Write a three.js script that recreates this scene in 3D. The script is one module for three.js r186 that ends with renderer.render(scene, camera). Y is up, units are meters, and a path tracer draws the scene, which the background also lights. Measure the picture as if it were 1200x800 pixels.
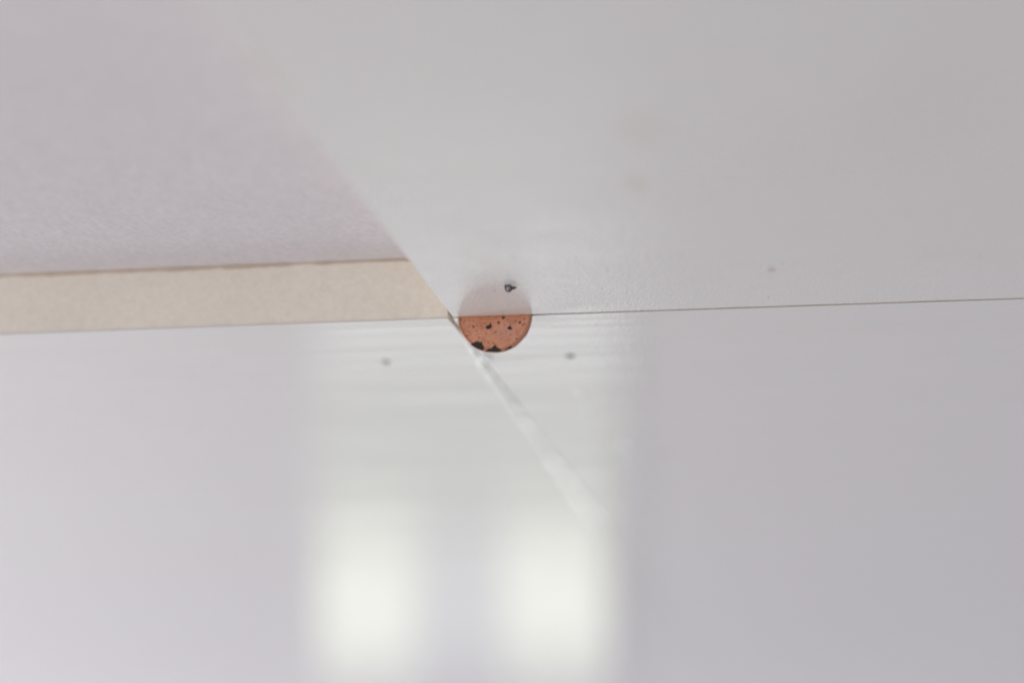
import * as THREE from 'three';
import { mergeVertices } from 'three/addons/utils/BufferGeometryUtils.js';
import { RectAreaLightUniformsLib } from 'three/addons/lights/RectAreaLightUniformsLib.js';

// ---------------------------------------------------------------- camera, exposure, light
// The scene is the underside of a ceiling of white boards. Its face is y = 0; x runs along the cross joint, z towards the viewer. Metres.
RectAreaLightUniformsLib.init();
const MM = 0.001;
const scene = new THREE.Scene();
const YAW = THREE.MathUtils.degToRad(8.205), PITCH = THREE.MathUtils.degToRad(12.757);
const EYE = new THREE.Vector3(83.92 * MM, -132.88 * MM, 550.23 * MM);
const AHEAD = new THREE.Vector3(-Math.sin(YAW), 0, -Math.cos(YAW)), RIGHT = new THREE.Vector3(Math.cos(YAW), 0, -Math.sin(YAW));
const camera = new THREE.PerspectiveCamera(2 * Math.atan(400 / 2650) * 180 / Math.PI, 1024 / 682, 0.02, 60);
camera.position.copy(EYE);
camera.lookAt(EYE.clone().addScaledVector(AHEAD, Math.cos(PITCH)).add(new THREE.Vector3(0, Math.sin(PITCH), 0)));
camera.focus = 0.558;
camera.userData.fStop = 4.3;
scene.add(camera);
scene.background = new THREE.Color().setRGB(0.42, 0.41, 0.445);      // the even light of a pale room

const renderer = new THREE.WebGLRenderer({ antialias: true });
renderer.toneMapping = THREE.LinearToneMapping;
renderer.toneMappingExposure = 1.03;
renderer.shadowMap.enabled = true;

// ---------------------------------------------------------------- helpers
let seed = 7;
const rnd = () => { seed = (seed + 0x6d2b79f5) | 0; let t = Math.imul(seed ^ (seed >>> 15), 1 | seed); t = (t + Math.imul(t ^ (t >>> 7), 61 | t)) ^ t; return ((t ^ (t >>> 14)) >>> 0) / 4294967296; };
const smooth = (t) => t * t * (3 - 2 * t);
function noiseTile(nx, ny) {                                          // periodic value noise on an nx by ny lattice, sampled with u, v in 0..1
  const g = new Float32Array(nx * ny).map(() => rnd() * 2 - 1);
  return (u, v) => {
    const x = u * nx, y = v * ny, i = Math.floor(x), j = Math.floor(y), a = smooth(x - i), b = smooth(y - j);
    const at = (p, q) => g[((q % ny) + ny) % ny * nx + ((p % nx) + nx) % nx];
    return (at(i, j) * (1 - a) + at(i + 1, j) * a) * (1 - b) + (at(i, j + 1) * (1 - a) + at(i + 1, j + 1) * a) * b;
  };
}
function heightMap(size, layers) {                                    // layers: [waves across, waves along, amplitude]; 0.5 is level
  const ls = layers.map(([nx, ny, a]) => [noiseTile(nx, ny), a]), d = new Float32Array(size * size * 4);
  for (let y = 0; y < size; y++) for (let x = 0; x < size; x++) {
    let h = 0.5;
    for (const [f, a] of ls) h += a * f(x / size, y / size);
    d.fill(h, (y * size + x) * 4, (y * size + x) * 4 + 3); d[(y * size + x) * 4 + 3] = 1;
  }
  const t = new THREE.DataTexture(d, size, size, THREE.RGBAFormat, THREE.FloatType);
  t.magFilter = t.minFilter = THREE.LinearFilter; t.wrapS = t.wrapT = THREE.RepeatWrapping; t.needsUpdate = true;
  return t;
}
const lin = (c) => Math.round(255 * (c <= 0.0031308 ? 12.92 * c : 1.055 * c ** (1 / 2.4) - 0.055));
const css = (r, g, b, a = 1) => `rgba(${lin(r)},${lin(g)},${lin(b)},${a})`;
function colourMap(size, base, mottle, paint) {                       // base: linear colour; mottle: [waves, strength]; paint(context, size) adds stains
  const c = document.createElement('canvas'); c.width = c.height = size;
  const k = c.getContext('2d'), im = k.createImageData(size, size);
  const ns = mottle.map(([nx, ny, a, tint]) => [noiseTile(nx, ny), a, tint || [1, 1, 1]]);
  for (let y = 0; y < size; y++) for (let x = 0; x < size; x++) {
    const m = [1, 1, 1];
    for (const [f, a, t] of ns) { const v = f(x / size, y / size) * a; for (let q = 0; q < 3; q++) m[q] += v * t[q]; }
    for (let q = 0; q < 3; q++) im.data[(y * size + x) * 4 + q] = lin(Math.min(1, base[q] * m[q])) + (rnd() - 0.5);
    im.data[(y * size + x) * 4 + 3] = 255;
  }
  k.putImageData(im, 0, 0);
  if (paint) paint(k, size);
  const t = new THREE.CanvasTexture(c);
  t.colorSpace = THREE.SRGBColorSpace; t.magFilter = THREE.LinearFilter; t.wrapS = t.wrapT = THREE.RepeatWrapping;
  return t;
}
function over(t, x0, z0, w, h) {                                      // lays a texture over the stretch of the boards that starts at x0, z0; beyond it repeats
  const o = t.clone(); o.repeat.set(1 / w, 1 / h); o.offset.set(-x0 / w, -z0 / h); o.needsUpdate = true; return o;
}
function planUV(geo) {                                                // uv in metres: x and z on the large faces, length and height on the edges
  const p = geo.attributes.position, n = geo.attributes.normal, uv = new Float32Array(p.count * 2);
  for (let i = 0; i < p.count; i++) {
    const ax = Math.abs(n.getX(i)), ay = Math.abs(n.getY(i)), az = Math.abs(n.getZ(i));
    uv.set(ay >= ax && ay >= az ? [p.getX(i), p.getZ(i)] : az >= ax ? [p.getX(i), p.getY(i)] : [p.getZ(i), p.getY(i)], i * 2);
  }
  geo.setAttribute('uv', new THREE.BufferAttribute(uv, 2));
  return geo;
}
function mesh(name, geo, mat, parent) {
  const m = new THREE.Mesh(geo, mat); m.name = name; m.castShadow = m.receiveShadow = true; parent.add(m); return m;
}
function thing(name, label, category, group) {
  const o = new THREE.Group(); o.name = name; o.userData = { label, category }; if (group) o.userData.group = group; scene.add(o); return o;
}
function plank(outline, y0, y1, r) {                                     // a board of that outline ([x, z] in millimetres) between two heights, its edges rounded
  const sh = new THREE.Shape(outline.map(([x, z]) => new THREE.Vector2(x * MM, -z * MM)));
  const g = new THREE.ExtrudeGeometry(sh, { depth: y1 - y0 - 2 * r, bevelEnabled: true, bevelSize: r, bevelThickness: r, bevelOffset: -r, bevelSegments: 4 });
  return planUV(g.rotateX(-Math.PI / 2).translate(0, y0 + r, 0));
}
function blob(rx, ry, rz, rough, detail = 3) {                        // an uneven lump
  const g = mergeVertices(new THREE.IcosahedronGeometry(1, detail).deleteAttribute('uv').deleteAttribute('normal'), 1e-5), p = g.attributes.position, f = noiseTile(5, 5), h = noiseTile(9, 9);
  for (let i = 0; i < p.count; i++) {
    const u = Math.atan2(p.getZ(i), p.getX(i)) / (2 * Math.PI) + 0.5, v = p.getY(i) * 0.5 + 0.5, k = 1 + rough * (f(u, v) + 0.5 * h(u, v));
    p.setXYZ(i, p.getX(i) * rx * k, p.getY(i) * ry * k, p.getZ(i) * rz * k);
  }
  g.computeVertexNormals();
  return g;
}

// ---------------------------------------------------------------- materials
const TILE = 0.16;
const wave = heightMap(1024, [[2, 9, 0.22], [3, 23, 0.12], [5, 41, 0.05], [40, 24, 0.012], [330, 110, 0.012], [170, 60, 0.012]]);   // long ripples across the boards
const grain = heightMap(1024, [[3, 7, 0.10], [9, 30, 0.05], [40, 24, 0.05], [480, 170, 0.12], [230, 90, 0.08]]);                           // the orange peel of the near board
const gloss = heightMap(512, [[2, 26, 0.22], [4, 70, 0.18], [24, 30, 0.08], [120, 60, 0.06]]);                                      // how evenly the coats shine, in streaks along x
const softGloss = heightMap(256, [[3, 8, 0.12], [9, 20, 0.06], [60, 40, 0.06]]);
const boardBump = (map, dx, dz) => { const t = map.clone(); t.repeat.set(1 / TILE, 1 / TILE); t.offset.set(dx, dz); t.needsUpdate = true; return t; };
const WHITE = [0.66, 0.645, 0.62];
const MOTTLE = [[3, 3, 0.012, [0.6, 1, 1.5]], [9, 11, 0.010, [0.7, 1, 1.3]], [40, 60, 0.006]];
const softPatch = (k, x, y, rx, ry, colour, strength) => {                // a soft patch, for stains and tones, in canvas pixels
  k.save(); k.translate(x, y); k.scale(rx, ry);
  const g = k.createRadialGradient(0, 0, 0, 0, 0, 1); g.addColorStop(0, css(...colour, strength)); g.addColorStop(0.5, css(...colour, strength * 0.6)); g.addColorStop(1, css(...colour, 0));
  k.fillStyle = g; k.fillRect(-1, -1, 2, 2); k.restore();
};
// colour of the near board: the map covers 0.3 m from (-0.02, -0.01)
const nearMap = colourMap(1024, WHITE, MOTTLE, (k, s) => {
  const at = (x, z) => [(x + 20) / 300 * s, s - (z + 10) / 300 * s], put = (x, z, rx, rz, c, a) => softPatch(k, ...at(x, z), rx / 300 * s, rz / 300 * s, c, a);
  put(45.8, 109.7, 4, 9, [0.45, 0.35, 0.26], 0.2); put(50.6, 145.4, 8, 16, [0.48, 0.37, 0.28], 0.14); put(71.1, 35.7, 1.4, 3.5, [0.35, 0.25, 0.18], 0.5);
  put(-12.6, 186, 3, 22, [0.55, 0.46, 0.28], 0.35); put(100, 150, 20, 40, [0.5, 0.42, 0.38], 0.08); put(-11.6, 60, 0.8, 60, [0.6, 0.5, 0.42], 0.25);
  put(3.8, 25, 0.3, 0.9, [0.12, 0.1, 0.09], 0.5);
  for (let i = 0; i < 70; i++) { const [x, y] = at(rnd() * 200 - 12, rnd() * 240), a = (rnd() - 0.5) * 1.2 + (rnd() < 0.5 ? 0 : 1.4), l = 6 + rnd() * 40; k.strokeStyle = rnd() < 0.5 ? css(0.75, 0.74, 0.72, 0.25) : css(0.42, 0.38, 0.34, 0.16); k.lineWidth = 0.5 + rnd() * 0.7; k.beginPath(); k.moveTo(x, y); k.quadraticCurveTo(x + Math.cos(a) * l * 0.5 + rnd() * 3, y + Math.sin(a) * l * 0.5, x + Math.cos(a) * l, y + Math.sin(a) * l); k.stroke(); }
  for (let i = 0; i < 26; i++) put(rnd() * 140 - 8, rnd() * 200, 0.25 + rnd() * 0.5, 0.8 + rnd() * 1.6, [0.3, 0.22, 0.16], 0.12 + rnd() * 0.2);
});
const farLeftMap = colourMap(1024, WHITE, MOTTLE, (k, s) => { for (let i = 0; i < 30; i++) softPatch(k, rnd() * s, rnd() * s, 2 + rnd() * 5, 4 + rnd() * 14, [0.4, 0.34, 0.28], 0.05 + rnd() * 0.08); });
const farRightMap = colourMap(1024, WHITE, MOTTLE, (k, s) => {
  for (let i = 0; i < 30; i++) softPatch(k, rnd() * s, rnd() * s, 2 + rnd() * 5, 4 + rnd() * 14, [0.4, 0.34, 0.28], 0.05 + rnd() * 0.08);
  softPatch(k, (26.9 + 20) / 300 * s, s - (-206.9 + 300) / 300 * s, 12, 40, [0.45, 0.3, 0.26], 0.3);
});
const coatOf = (map, bump, x0, z0, roughness, bumpScale, shine = gloss) => new THREE.MeshPhysicalMaterial({ map: over(map, x0, z0, 0.3, 0.3), bumpMap: bump, bumpScale, roughness, roughnessMap: boardBump(shine, 0.2, 0.4), ior: 1.5 });
const coatNear = coatOf(nearMap, boardBump(grain, 0.13, 0.31), -0.02, -0.01, 0.48, 0.00013, softGloss);
const coatFarLeft = coatOf(farLeftMap, boardBump(wave, 0.57, 0.11), -0.3, -0.3, 0.19, 0.0004);
const coatFarRight = coatOf(farRightMap, boardBump(wave, 0.83, 0.67), -0.02, -0.3, 0.19, 0.0004);
const coreMap = colourMap(512, [0.88, 0.82, 0.72], [[4, 3, 0.03], [60, 60, 0.025, [1, 1.1, 1.3]], [160, 160, 0.03, [1, 1.1, 1.2]]]);
const coreBump = heightMap(256, [[50, 50, 0.2], [110, 110, 0.2]]); coreBump.repeat.set(25, 25);
const core = new THREE.MeshStandardMaterial({ map: over(coreMap, 0, 0, 0.09, 0.09), bumpMap: coreBump, bumpScale: 0.00006, roughness: 0.75 });
const backMap = colourMap(1024, [0.635, 0.598, 0.615], [[5, 4, 0.01, [1, 1, 1]], [18, 14, 0.008], [90, 60, 0.02], [240, 160, 0.04]]);
const backBump = heightMap(512, [[12, 8, 0.08], [60, 40, 0.12], [160, 110, 0.2]]); backBump.repeat.set(6, 6);
const backing = new THREE.MeshStandardMaterial({ map: over(backMap, 0, 0, 0.25, 0.25), bumpMap: backBump, bumpScale: 0.0002, roughness: 0.6 });

// ---------------------------------------------------------------- the setting: the slab that the boards are fixed to
const ceiling = mesh('ceiling', planUV(new THREE.BoxGeometry(2.4, 0.03, 2.6).translate(0, 0.0312, -0.55)), backing, scene);
ceiling.userData = { kind: 'structure', label: 'pinkish grey ceiling slab in the recess at upper left' };

// ---------------------------------------------------------------- three white boards
const T = 16 * MM, COAT = 0.3 * MM;
function worn(xa, xb, z, way, slope = 0) {                              // a sawn edge from xa to xb, never quite straight and chipped here and there; way: where the board's material is not
  const n = 150, f = noiseTile(37, 2), g = noiseTile(110, 2), out = [];
  for (let i = 1; i < n; i++) { const u = i / n, x = xa + (xb - xa) * u; out.push([x, z + slope * (x - (slope ? -14 : 0)) + 0.10 * f(u, 0.3) - way * 0.35 * Math.max(0, g(u, 0.2) - 0.62)]); }
  return out;
}
function board(name, label, corners, coatMat, wear = []) {              // the white coat is chipped along its sawn edge, the core behind it is straight
  const outline = corners;
  const b = thing(name, label, 'board');
  mesh('coating', plank([...wear, ...outline], 0, COAT, 0.12 * MM), coatMat, b);
  const cx = outline.reduce((q, p) => q + p[0], 0) / outline.length, cz = outline.reduce((q, p) => q + p[1], 0) / outline.length;
  mesh('core', plank(outline.map(([x, z]) => [x - 0.1 * Math.sign(x - cx), z - 0.1 * Math.sign(z - cz)]), COAT, T + 0.4 * MM, 0.08 * MM), core, b);
  return b;
}
const nearBoard = board('white_board', 'large white board at upper right with a dark crumb above the copper disc', [[-10.7, -0.5], [-14.95, 500], [750, 500], [750, -0.5]], coatNear, worn(-10.7, 230, -0.5, -1).reverse());
const farLeft = board('white_board_001', 'white board at lower left with its raw beige edge facing the recess', [[-12.25, -2.05], [-12.1, -6], [-11.6, -24], [-11.38, -60], [-11.38, -1750], [-1100, -1750], [-1100, -14.5]], coatFarLeft, worn(-230, -14, -2.05, 1, 0.0113));
const farRight = board('white_board_002', 'white board at lower right, below the thin straight joint', [[-11.0, -2.15], [-11.0, -1750], [1100, -1750], [1100, -2.15]], coatFarRight, worn(-10.9, 230, -2.15, 1).reverse());

// a raised lip on the far seam, its humps shaped to make glints of the window
function lip() {
  const nx = 14, z0 = -26, pos = [], idx = [], g = noiseTile(19, 2), e = noiseTile(61, 2), rows = [];
  for (let z = z0; z > -330;) {                                       // swells that rise quickly and run out long and low
    const far = (z0 - z) / 300, long = 9 + 34 * far + rnd() * (8 + 26 * far), grow = (rnd() < 0.2 ? 0.4 : 1) * Math.min(1, 0.1 + (z0 - z) / 90) * Math.min(1, (z + 345) / 70), h = long * (0.018 + rnd() * 0.008) * grow, wide = 1.7 + 2.2 * far + rnd() * 1.2;
    for (let q = 0; q < 16; q++) { const t = q / 16; rows.push([z - t * long, 0.05 + h * (t < 0.32 ? smooth(t / 0.32) : 1 - (t - 0.32) / 0.68), wide * (0.75 + 0.25 * Math.sin(t * Math.PI))]); }
    z -= long;
  }
  rows.forEach(([z, h, wide], j) => {
    const u = (j / rows.length), w = wide * (0.9 + 0.3 * g(u, 0.2));
    for (let i = 0; i <= nx; i++) {
      const s = i / nx, profile = s < 0.08 ? Math.sin(s / 0.08 * Math.PI / 2) : s < 0.7 ? 1 : 0.5 + 0.5 * Math.cos((s - 0.7) / 0.3 * Math.PI);
      pos.push((-11.42 + 0.5 * Math.min(1, Math.max(0, z0 - z - 70) / 50) + 0.1 * e(u, 0.8) - w * s) * MM, (0.06 - (h + 0.06) * profile) * MM, z * MM);
    }
  });
  for (let j = 0; j < rows.length - 1; j++) for (let i = 0; i < nx; i++) { const a = j * (nx + 1) + i, b = a + nx + 1; idx.push(a, a + 1, b, b, a + 1, b + 1); }
  const geo = new THREE.BufferGeometry(); geo.setAttribute('position', new THREE.Float32BufferAttribute(pos, 3)); geo.setIndex(idx); geo.computeVertexNormals();
  return planUV(geo);
}
const lipMat = new THREE.MeshPhysicalMaterial({ color: new THREE.Color().setRGB(...WHITE), roughness: 0.06, clearcoat: 1, clearcoatRoughness: 0.05, ior: 1.5, side: THREE.DoubleSide });
mesh('glint_lip', lip(), lipMat, farLeft);

// small dry specks on the far boards
const speckMat = new THREE.MeshStandardMaterial({ color: new THREE.Color().setRGB(0.48, 0.43, 0.34), roughness: 0.7 });
const greySpeck = new THREE.MeshStandardMaterial({ color: new THREE.Color().setRGB(0.33, 0.33, 0.32), roughness: 0.7 });
const s1 = mesh('speck', blob(1.1 * MM, 0.4 * MM, 2.0 * MM, 0.25), speckMat, farLeft); s1.position.set(-38.2 * MM, -0.1 * MM, -51 * MM);
const s2 = mesh('speck', blob(1.1 * MM, 0.38 * MM, 2.0 * MM, 0.25), greySpeck, farRight); s2.position.set(13.3 * MM, -0.1 * MM, -50.7 * MM);
const dropMat = lipMat;
[[-9.6, -49, 1.7, 0.6, 6], [10.4, -101.4, 1.6, 0.18, 5], [9.4, -132, 1.4, 0.12, 6], [16, -190, 2.2, 0.14, 9]].forEach(([x, z, r, h, l]) => { const d = mesh('glossy_drop', blob(r * MM, h * MM, l * MM, 0.12), dropMat, farRight); d.position.set(x * MM, 0, z * MM); });  // glossy lumps; the first is shaped to make the glint below the disc

// fine scratches in the near board, beside the disc: shallow raised burrs
const burr = new THREE.MeshPhysicalMaterial({ color: new THREE.Color().setRGB(0.92, 0.92, 0.9), roughness: 0.3 });
[[19.4, 17.6, 23.2, 2.2, 0.09], [21.5, 21, 22.6, 13, 0.05], [26, 30, 27, 24, 0.05]].forEach(([xa, za, xb, zb, r]) => {
  const c = new THREE.CatmullRomCurve3([0, 0.3, 0.7, 1].map((t) => new THREE.Vector3((xa + (xb - xa) * t + (rnd() - 0.5) * 0.2) * MM, 0, (za + (zb - za) * t) * MM)));
  mesh('scratch', new THREE.TubeGeometry(c, 24, r * MM, 6).scale(1, 0.35, 1), burr, nearBoard);
});

// ---------------------------------------------------------------- the brown bead where the far left board meets the slab
function bead() {
  const pts = [], n = 260, f = noiseTile(60, 2), g = noiseTile(150, 2), R = 7, pos = [], idx = [];
  for (let i = 0; i <= n; i++) {
    const t = i / n, x = -1000 + 985 * t ** 0.35, fine = f(t, 0.3), r = (0.75 + 0.4 * fine + 0.5 * Math.max(0, g(t, 0.1))) * (1.35 - 0.55 * t);
    for (let k = 0; k <= R; k++) {
      const a = k / R * Math.PI * 2;
      pos.push(x * MM, (16.15 + 0.15 * g(t, 0.6) + Math.sin(a) * r * 0.8) * MM, (-2.05 + 0.0113 * (x + 15) + Math.cos(a) * r * 1.1) * MM);
    }
    pts.push(r);
  }
  for (let i = 0; i < n; i++) for (let k = 0; k < R; k++) { const a = i * (R + 1) + k, b = a + R + 1; idx.push(a, b, a + 1, b, b + 1, a + 1); }
  const geo = new THREE.BufferGeometry(); geo.setAttribute('position', new THREE.Float32BufferAttribute(pos, 3)); geo.setIndex(idx); geo.computeVertexNormals();
  return planUV(geo);
}
const glue = mesh('glue_bead', bead(), new THREE.MeshStandardMaterial({ color: new THREE.Color().setRGB(0.50, 0.40, 0.325), roughness: 0.6, side: THREE.DoubleSide }), scene);
glue.userData = { label: 'thin uneven brown glue line along the top of the beige board edge', category: 'glue line' };

// ---------------------------------------------------------------- the copper disc wedged in the joint
const R = 9.5, DEPTH = 1.52;
const disc = thing('copper_disc', 'worn copper disc with black spots, half of it sticking out of the joint', 'disc');
disc.position.set(0, 0, -1.32 * MM);
const copperMap = colourMap(512, [0.76, 0.335, 0.20], [[4, 4, 0.12, [0.4, 1, 1.3]], [12, 12, 0.12, [0.6, 1, 1.2]], [40, 40, 0.10], [120, 120, 0.12]], (k, s) => {
  const dot = (x, y, r, a, c = [0.03, 0.018, 0.015]) => { k.fillStyle = css(...c, a); k.beginPath(); for (let q = 0; q < 11; q++) { const t = q / 11 * 6.2832, e = r * (0.65 + rnd() * 0.6); k.lineTo((x / R * 0.5 + 0.5) * s + Math.cos(t) * e / R * s / 2, (0.5 - y / R * 0.5) * s + Math.sin(t) * e / R * s / 2); } k.fill(); };
  for (let i = 0; i < 150; i++) { const a = rnd() * 6.2832, q = Math.sqrt(rnd()) * 9; dot(Math.cos(a) * q, Math.sin(a) * q, 0.08 + rnd() * 0.14, 0.25 + rnd() * 0.5, [0.10, 0.03, 0.02]); }
  for (const [x, y, r, a] of [[-9.0, -0.7, 0.55, 0.8], [-8.6, -3.0, 0.35, 0.8], [-5.4, -2.7, 0.32, 0.6], [1.05, -1.9, 0.4, 0.7], [2.3, -0.5, 0.45, 0.8], [6.5, -2.0, 0.36, 0.75], [5.4, -1.5, 0.25, 0.5], [-7.0, -5.0, 0.3, 0.5], [-3.9, -5.6, 0.25, 0.5], [0.3, -4.3, 0.3, 0.5], [-1.6, -6.9, 0.25, 0.5], [-4.2, -6.6, 0.22, 0.4], [7.6, -1.0, 0.22, 0.6], [3.4, -1.3, 0.2, 0.5], [2.6, -2.6, 0.22, 0.45], [5.6, -6.2, 0.3, 0.6]]) dot(x, y, r, a);
  for (const [x0, y0, x1, y1, w, c, a] of [[3.2, -4.6, 5.6, -6.9, 2.2, [0.8, 0.5, 0.42], 0.55], [2.0, -3.2, 4.2, -5.0, 1.5, [0.8, 0.48, 0.4], 0.4], [4.2, -6.2, 5.9, -8.0, 1.6, [0.08, 0.04, 0.03], 0.7], [1.2, -4.8, 2.4, -6.4, 1.2, [0.15, 0.06, 0.04], 0.35], [-2, -3.5, 1.5, -5.2, 1.2, [0.75, 0.4, 0.3], 0.3]]) {
    k.strokeStyle = css(...c, a); k.lineWidth = w; k.beginPath(); k.moveTo((x0 / R * 0.5 + 0.5) * s, (0.5 - y0 / R * 0.5) * s); k.lineTo((x1 / R * 0.5 + 0.5) * s, (0.5 - y1 / R * 0.5) * s); k.stroke();
  }
  k.strokeStyle = css(0.85, 0.56, 0.46, 0.6); k.lineWidth = 3; k.beginPath(); k.arc(s / 2, s / 2, s * 0.435, 0.15, 1.0); k.stroke();
  softPatch(k, 0.5 * s, 0.5 * s, 0.5 * s, 0.07 * s, [0.5, 0.17, 0.07], 0.45);  // darker, redder band along the joint line
  softPatch(k, 0.66 * s, 0.72 * s, 0.2 * s, 0.16 * s, [0.72, 0.42, 0.36], 0.45);  // paler pink patch at lower right
});
const copperBump = heightMap(256, [[6, 6, 0.2], [24, 24, 0.15], [80, 80, 0.12]]);
const copper = new THREE.MeshPhysicalMaterial({ map: copperMap, bumpMap: copperBump, bumpScale: 0.00012, metalness: 0.25, roughness: 0.5 });
const rimMat = new THREE.MeshPhysicalMaterial({ color: new THREE.Color().setRGB(0.54, 0.25, 0.155), metalness: 0.4, roughness: 0.42 });
function discBody() {                                                 // profile from the centre of one face round to the other, turned about z
  const h = DEPTH / 2, prof = [[0, h - 0.1], [3, h - 0.1], [8.75, h - 0.1], [8.85, h - 0.1], [8.85, 0.1 - h], [0, 0.1 - h]].map(([x, y]) => new THREE.Vector2(x * MM, y * MM));
  const g = new THREE.LatheGeometry(prof, 96).rotateX(Math.PI / 2), p = g.attributes.position, uv = [];
  for (let i = 0; i < p.count; i++) uv.push(p.getX(i) / (R * MM) * 0.5 + 0.5, p.getY(i) / (R * MM) * 0.5 + 0.5);
  g.setAttribute('uv', new THREE.Float32BufferAttribute(uv, 2));
  return g;
}
mesh('face', discBody(), copper, disc);
{
  const h = DEPTH / 2, prof = [[8.7, -h + 0.05], [8.8, -h], [9.3, -h], [9.5, -h + 0.2], [9.5, h - 0.2], [9.3, h], [8.95, h], [8.8, h - 0.06], [8.7, h - 0.14]].map(([x, y]) => new THREE.Vector2(x * MM, y * MM));
  const g = new THREE.LatheGeometry(prof, 128).rotateX(Math.PI / 2), p = g.attributes.position, f = noiseTile(36, 3);
  for (let i = 0; i < p.count; i++) {                                 // nicked and worn a little out of round
    const x = p.getX(i), y = p.getY(i), a = Math.atan2(y, x) / (2 * Math.PI) + 0.5, r = Math.hypot(x, y), k = r > 0.0092 ? 1 - 0.012 * Math.max(0, f(a, 0.2)) : 1;
    p.setXY(i, x * k, y * k);
  }
  g.computeVertexNormals();
  mesh('rim', g, rimMat, disc);
}
// black crust where the copper has corroded
const crustMat = new THREE.MeshStandardMaterial({ color: new THREE.Color().setRGB(0.035, 0.028, 0.024), roughness: 0.8 });
function crust(points, jag = 0.12) {
  const s = new THREE.Shape(), out = [];
  points.forEach(([x, y], i) => { const [x2, y2] = points[(i + 1) % points.length]; for (let q = 0; q < 4; q++) { const t = q / 4; out.push([x + (x2 - x) * t + (rnd() - 0.5) * jag * 2, y + (y2 - y) * t + (rnd() - 0.5) * jag * 2]); } });
  out.forEach(([x, y], i) => { const d = Math.min(1, 9.45 / Math.hypot(x, y)); i ? s.lineTo(x * d * MM, y * d * MM) : s.moveTo(x * d * MM, y * d * MM); });
  return new THREE.ExtrudeGeometry(s, { depth: 0.09 * MM, bevelEnabled: true, bevelSize: 0.05 * MM, bevelThickness: 0.04 * MM, bevelSegments: 1 }).translate(0, 0, (DEPTH / 2 - 0.11) * MM);
}
for (const pts of [
  [[-6.2, -7.2], [-5.2, -7.0], [-4.7, -6.5], [-4.1, -6.9], [-3.3, -6.8], [-3.0, -7.7], [-2.6, -8.4], [-3.0, -9.0], [-4.4, -8.6]],
  [[-2.4, -9.2], [-1.2, -8.6], [-0.5, -8.5], [0.0, -7.6], [0.5, -8.3], [1.4, -8.7], [2.0, -9.3], [0, -9.5]],
  [[2.6, -9.1], [3.4, -8.4], [4.2, -8.1], [4.5, -8.3], [3.6, -8.8]],
  [[-2.3, -3.2], [-2.0, -2.6], [-1.4, -2.5], [-1.0, -1.9], [-0.7, -2.6], [-0.8, -3.2], [-1.5, -3.4]],
  [[3.4, -3.4], [3.7, -3.0], [4.0, -2.9], [4.5, -3.6], [3.9, -3.8]],
]) mesh('black_crust', crust(pts), crustMat, disc);

// ---------------------------------------------------------------- the dark crumb stuck to the near board above the disc
const crumb = thing('dirt_crumb', 'tiny dark crumb stuck to the white board just above the copper disc', 'crumb');
crumb.position.set(8.1 * MM, 0, 30.2 * MM); crumb.scale.setScalar(0.95);
{
  const dark = new THREE.MeshStandardMaterial({ color: new THREE.Color().setRGB(0.03, 0.025, 0.03), roughness: 0.5 }), brown = new THREE.MeshStandardMaterial({ color: new THREE.Color().setRGB(0.06, 0.045, 0.025), roughness: 0.6 });
  const pale = new THREE.MeshStandardMaterial({ color: new THREE.Color().setRGB(0.34, 0.31, 0.33), roughness: 0.5 });
  const c = new THREE.CatmullRomCurve3([[-0.8, -0.5], [-0.85, -0.1], [-0.3, 0.05], [0.5, -0.15], [0.75, -0.6], [0.6, -1.0], [0, -1.15], [-0.6, -0.95]].map(([x, y]) => new THREE.Vector3(x * MM, (y * 1.45 - 0.05) * MM, 0.2 * MM * Math.sin(x * 4))), true);
  mesh('shell', new THREE.TubeGeometry(c, 40, 0.2 * MM, 7, true), dark, crumb);
  mesh('kernel', blob(0.6 * MM, 0.55 * MM, 0.4 * MM, 0.3), pale, crumb).position.set(0, -0.75 * MM, -0.1 * MM);
  const t = mesh('tail', blob(0.68 * MM, 0.36 * MM, 0.4 * MM, 0.35), brown, crumb); t.position.set(1.35 * MM, -0.8 * MM, 0); t.rotation.z = 0.1;
}

// ---------------------------------------------------------------- the lit window far off, which the gloss of the boards mirrors
const WD = 4, win = thing('window', 'bright two pane window mirrored in the gloss of the lower boards', 'window');
win.position.copy(EYE).addScaledVector(AHEAD, WD); win.position.y = 0;
win.rotation.y = YAW;                                                 // its own +z looks back at the viewer
const frameMat = new THREE.MeshStandardMaterial({ color: new THREE.Color().setRGB(0.86, 0.85, 0.88), roughness: 0.5 });
const glow = (r, g, b) => new THREE.MeshStandardMaterial({ color: 0x000000, emissive: new THREE.Color().setRGB(r, g, b), roughness: 0.5 });
function pane(name, x0, x1, y0, y1, tint, glowing, light, parent = win) {
  const w = x1 - x0, h = y1 - y0;
  const p = mesh(name, new THREE.BoxGeometry(w, h, 0.006).translate((x0 + x1) / 2, (y0 + y1) / 2, 0), glow(...tint.map((c) => c * glowing)), parent);
  p.castShadow = false;
  const l = new THREE.RectAreaLight(new THREE.Color().setRGB(...tint), light, w, h);
  l.position.set((x0 + x1) / 2, (y0 + y1) / 2, 0.012); l.rotation.y = Math.PI; parent.add(l);
}
pane('pane', -0.340, -0.168, -0.447, -0.200, [0.97, 1.0, 0.91], 0.5, 0.8);
pane('pane', -0.018, 0.168, -0.447, -0.200, [0.97, 1.0, 0.91], 0.5, 0.8);
pane('glowing_gap', -0.166, -0.020, -0.447, -0.200, [0.95, 0.96, 1.0], 0.42, 0.48);  // glowing strip out of view, brightens the gap between the mirrored panes
pane('dim_glow_band', -0.350, 0.195, -0.74, -0.455, [0.96, 1.0, 0.95], 0.38, 0.38);  // dim glowing band out of view, lights the far boards' gloss
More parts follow.
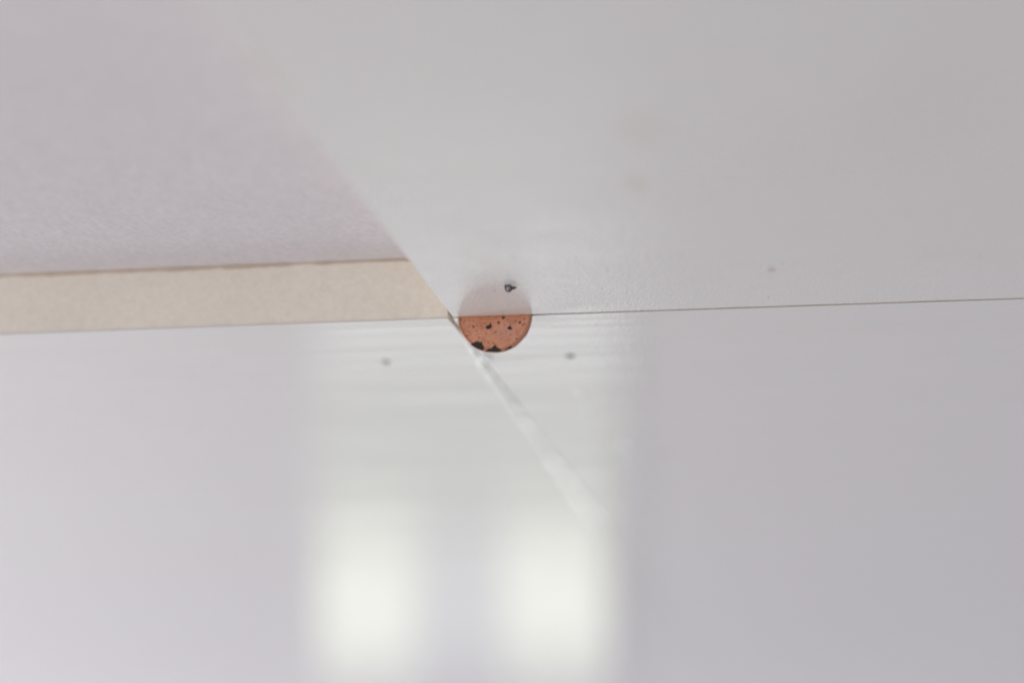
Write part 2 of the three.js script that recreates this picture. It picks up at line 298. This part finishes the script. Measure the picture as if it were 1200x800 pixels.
pane('lower_glow_band', -0.350, 0.195, -1.08, -0.75, [0.97, 0.99, 1.0], 0.5, 0.7);  // brighter glowing band out of view, lights the near board's gloss
for (const [x0, x1, y0, y1] of [[-0.38, -0.352, -1.12, -0.16], [0.197, 0.225, -1.12, -0.16], [-0.35, 0.195, -0.198, -0.16], [-0.35, 0.195, -1.12, -1.082]]) mesh('frame', new THREE.BoxGeometry(x1 - x0, y1 - y0, 0.03).translate((x0 + x1) / 2, (y0 + y1) / 2, -0.032), frameMat, win);

// the pale wall round the window, out of view, placed to brighten the boards' reflections
const wallMat = new THREE.MeshStandardMaterial({ color: new THREE.Color().setRGB(0.82, 0.81, 0.86), roughness: 0.9 });
const wall = mesh('wall', new THREE.BoxGeometry(5, 2.6, 0.1), wallMat, scene);
wall.position.copy(EYE).addScaledVector(AHEAD, WD + 0.075); wall.position.y = -1.26; wall.rotation.y = YAW;
wall.userData = { kind: 'structure', label: 'pale far wall round the window, out of view, brightening the gloss of the boards' };

// two unseen windows at the left: the near one lights the boards, the farther one the wall
function unseenWindow(label, at, towards, size, glowing, light) {
  const w = thing(scene.getObjectByName('unseen_side_window') ? 'unseen_side_window_001' : 'unseen_side_window', label, 'window'), h = size / 2;
  w.position.copy(at); w.lookAt(towards);
  pane('pane', -h, h, -h, h, [1.0, 0.98, 0.95], glowing, light, w);
  for (const [x0, x1, y0, y1] of [[-h - 0.06, -h - 0.002, -h - 0.06, h + 0.06], [h + 0.002, h + 0.06, -h - 0.06, h + 0.06], [-h, h, h + 0.002, h + 0.06], [-h, h, -h - 0.06, -h - 0.002]]) mesh('frame', new THREE.BoxGeometry(x1 - x0, y1 - y0, 0.05).translate((x0 + x1) / 2, (y0 + y1) / 2, -0.03), frameMat, w);
}
const beside = (lateral, ahead, y) => EYE.clone().setY(y).addScaledVector(RIGHT, lateral).addScaledVector(AHEAD, ahead);
unseenWindow('unseen square window close beside the viewer, placed to light the boards from the left', new THREE.Vector3(-1.05, -0.75, 0.45), new THREE.Vector3(0, -0.3, 0), 0.8, 1.0, 3.0);
unseenWindow('unseen square window far off at the left, placed to light the pale wall', beside(-2.4, 2.2, -1.05), beside(0.6, WD, -0.7), 1.0, 1.5, 13);

renderer.render(scene, camera);
